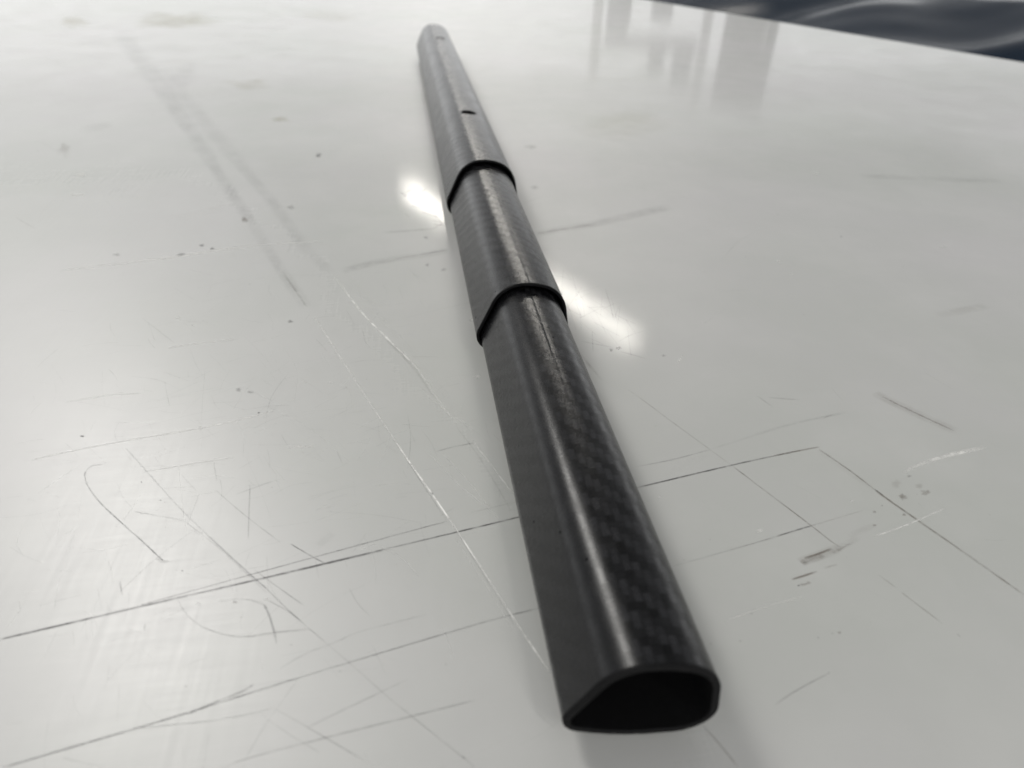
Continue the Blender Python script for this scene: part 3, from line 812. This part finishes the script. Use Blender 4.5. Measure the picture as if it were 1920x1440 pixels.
def section(name, off, y0, y1, seam, skew=0.0, obl=0.0, label=None, WALL=WALL, fade=(0.0, 1.0)):
    span = y1 - y0

    def yf(y):
        k = max(0.0, 1 - (y - y0) / span)
        return lambda p: y + k * (skew * p.x + obl * (p.y - 14 + TABLE_Z))
    lift = 0.62 * off
    out, inn = profile(off, seam, lift), profile(off - WALL, 0.0, lift)
    if seam:                                     # keep inner loop the same length as the outer one
        inn = []
        ref = profile(off - WALL, 0.0, lift)
        src = profile(off, 0.0, lift)
        for p in out:
            k = min(range(len(src)), key=lambda i: (src[i] - p).length)
            inn.append(ref[k] + (p - src[k]) * 0.9)
    loops = []
    steps = 20
    ys = [y0 + 0.9 + (span - 0.9) * k / steps for k in range(steps + 1)]
    for y in ys:
        k = 1.0 if not seam else max(0.02, min(1.0, (y - fade[0]) / (fade[1] - fade[0])))
        loops.append((profile(off, seam * k, lift), yf(y)))
    for y in reversed(ys):
        loops.append((inn, yf(y)))
    me = ring_mesh(name, loops, True)
    o = link(name, me, M_CARBON, tube)
    me.materials.append(M_CUT)
    n = len(out)
    for f in me.polygons:
        lp = f.index // n
        f.use_smooth = True
        if lp >= steps:
            f.material_index = 1
    # rim of the cut end: thin ring with broken edges
    b = 0.22
    po, pi = profile(off, 0.0, lift), profile(off - WALL, 0.0, lift)
    po2, pi2 = profile(off - b, 0.0, lift), profile(off - WALL + b, 0.0, lift)
    rl = [(po, yf(y0 + 0.89)), (po, yf(y0 + b)), (po2, yf(y0)), (pi2, yf(y0)), (pi, yf(y0 + b)), (pi, yf(y0 + 0.89))]
    rim = link('cut_rim', ring_mesh('cut_rim', rl, True), M_CUT, o)
    for v in rim.data.vertices:                    # sawn by hand: slightly uneven
        q = v.co * 420
        v.co += Vector((noise.noise(q), 0.8 * noise.noise(q * 1.7 + Vector((9, 0, 0))), noise.noise(q + Vector((0, 5, 0))))) * 0.00009
    rim['label'] = 'dull black sawn end rim'
    if label:
        o['label'] = label
    me.set_sharp_from_angle(angle=math.radians(50))
    return o


near = section('inner_section', 0.0, 0.0, 240.0, 0.05, -0.0789, -0.0337,
               'nearest and narrowest section with open end and visible weave', WALL=1.75, fade=(30.0, 120.0))
middle = section('middle_section', 1.9124, 157.82, 388.0, 0.05, label='middle section between the two stepped joints')
outer = section('outer_section', 3.8644, 302.51, 835.54, 0.0, label='farthest and widest section with two drilled holes')

# drilled holes in the crown of the outer section
for hx, hy in ((1.5, 409.5), (1.5, 730.0)):
    bm = bmesh.new()
    bmesh.ops.create_cone(bm, cap_ends=True, segments=40, radius1=0.0054, radius2=0.0054, depth=0.02)
    me = bpy.data.meshes.new('drill')
    bm.to_mesh(me)
    bm.free()
    cut = bpy.data.objects.new('drill', me)
    COL.objects.link(cut)
    cut.location = (hx * MM, hy * MM, 0.038)
    md = outer.modifiers.new('hole', 'BOOLEAN')
    md.operation = 'DIFFERENCE'
    md.solver = 'EXACT'
    md.object = cut
    bpy.context.view_layer.update()
    dg = bpy.context.evaluated_depsgraph_get()
    new = bpy.data.meshes.new_from_object(outer.evaluated_get(dg))
    outer.modifiers.clear()
    outer.data = new
    bpy.data.objects.remove(cut, do_unlink=True)
outer.data.set_sharp_from_angle(angle=math.radians(50))


# ------------------------------------------------------------------ plastic sheet beyond the table
def build_sheet():
    """Loose film heaped on something lower beside the table: it climbs away from the edge in soft folds."""
    nx, ny = 240, 130
    a0, a1, b0, b1 = -2.6, 1.6, -0.03, -2.3
    verts, faces = [], []
    for j in range(ny + 1):
        for i in range(nx + 1):
            s, t = i / nx, j / ny
            a, b = a0 + (a1 - a0) * s, b0 + (b1 - b0) * t
            q = EDGE + U * a + N * b
            k = min(1.0, -b / 1.15)
            rise = -0.34 + 0.325 * k
            fold = math.sin(a * 6.0 + b * 7.0 + 2.6 * noise.noise(Vector((a * 2.2, b * 2.2, 0)))) * 0.03
            w = noise.noise(Vector((q.x * 3.4, q.y * 2.6, 0.3))) * 0.05 + fold
            w += noise.noise(Vector((a * 7 + b * 5, b * 5.0 - a * 2, 4.0))) * 0.010
            z = rise + w * (1 - 0.6 * k)
            z = min(z, -0.012)
            e = min(min(s, 1 - s) * 4.2 / 0.12, (1 - t) * 2.27 / 0.2, 1.0)
            z -= (1 - e) ** 2 * 0.3
            verts.append((q.x, q.y, z))
    for j in range(ny):
        for i in range(nx):
            k = j * (nx + 1) + i
            faces.append((k, k + 1, k + nx + 2, k + nx + 1))
    me = bpy.data.meshes.new('plastic_sheet')
    me.from_pydata(verts, [], faces)
    for f in me.polygons:
        f.use_smooth = True
    o = link('plastic_sheet', me, M_PLASTIC)
    md = o.modifiers.new('film', 'SOLIDIFY')
    md.thickness = 0.0006
    return tag(o, 'dark slate-blue glossy plastic sheet heaped beyond the far edge of the table', 'plastic sheet')


build_sheet()


# ------------------------------------------------------------------ what the polished surface mirrors: a cabinet and a rack
def boxes(name, mat, parent, items):
    bm = bmesh.new()
    for (x0, x1, y0, y1, z0, z1) in items:
        r = bmesh.ops.create_cube(bm, size=1.0)
        for v in r['verts']:
            v.co = Vector(((x0 + x1) / 2 + v.co.x * (x1 - x0), (y0 + y1) / 2 + v.co.y * (y1 - y0), (z0 + z1) / 2 + v.co.z * (z1 - z0)))
    bmesh.ops.bevel(bm, geom=bm.edges[:], offset=0.004, segments=1, affect='EDGES')
    me = bpy.data.meshes.new(name)
    bm.to_mesh(me)
    bm.free()
    return link(name, me, mat, parent)


# the dim ceiling the lamps hang from, mirrored in the table and the tube
ceil = boxes('ceiling', M_CEIL, None, [(-6.5, 6.5, -6.0, 7.4, 2.06, 2.10)])
tag(ceil, None, None, 'structure')
grade_band = boxes('added_ceiling_band', M_CEIL_GRADE, ceil, [(-12.0, 12.0, 7.405, 11.5, 2.063, 2.10), (-12.0, -6.505, -6.0, 7.4, 2.063, 2.10),  # added lighter band, softens the ceiling's edge in the reflections
                                              (6.505, 12.0, -6.0, 7.4, 2.063, 2.10)])
M_GREY = mat_paint('cabinet_grey_paint', (0.42, 0.425, 0.43), (0.48, 0.48, 0.48))
M_WHITE = mat_paint('rack_white_paint', (0.78, 0.78, 0.77), (0.84, 0.84, 0.83))
M_BIN = mat_paint('bin_grey', (0.46, 0.46, 0.49), (0.54, 0.54, 0.56))


def stand(name, label, cat, loc, rz):
    o = bpy.data.objects.new(name, None)
    COL.objects.link(o)
    o.location = loc
    o.rotation_euler = (0, 0, rz)
    return tag(o, label, cat)


cab = stand('cabinet', 'tall grey cabinet mirrored in the polished table at upper right', 'cabinet', (1.42, 2.86, -0.75), -0.45)
boxes('carcass', M_GREY, cab, [(-0.105, 0.115, 0.02, 0.45, 0.0, 1.31)])
boxes('door', M_GREY, cab, [(-0.10, 0.11, -0.002, 0.018, 0.05, 1.29)])
boxes('handle', M_WHITE, cab, [(0.06, 0.075, -0.03, -0.004, 0.9, 1.05)])
rk = stand('storage_rack', 'white storage rack with grey bins mirrored left of the cabinet', 'rack', (1.06, 3.00, -0.75), -0.36)
for px in (-0.28, 0.19):
    boxes('post', M_WHITE, rk, [(px, px + 0.04, 0.0, 0.04, 0.0, 1.33 if px > 0 else 1.22)])
for z in (0.30, 0.62, 0.86, 1.08):
    boxes('shelf', M_WHITE, rk, [(-0.235, 0.188, 0.0, 0.3, z, z + 0.02)])
for bx, bz, w, h in ((-0.22, 0.882, 0.09, 0.15), (-0.03, 0.882, 0.09, 0.10), (0.09, 1.102, 0.08, 0.13), (-0.02, 1.102, 0.07, 0.08), (-0.2, 0.642, 0.12, 0.2), (0.0, 0.642, 0.1, 0.15)):
    boxes('bin', M_BIN, rk, [(bx, bx + w, 0.01, 0.28, bz, bz + h)])
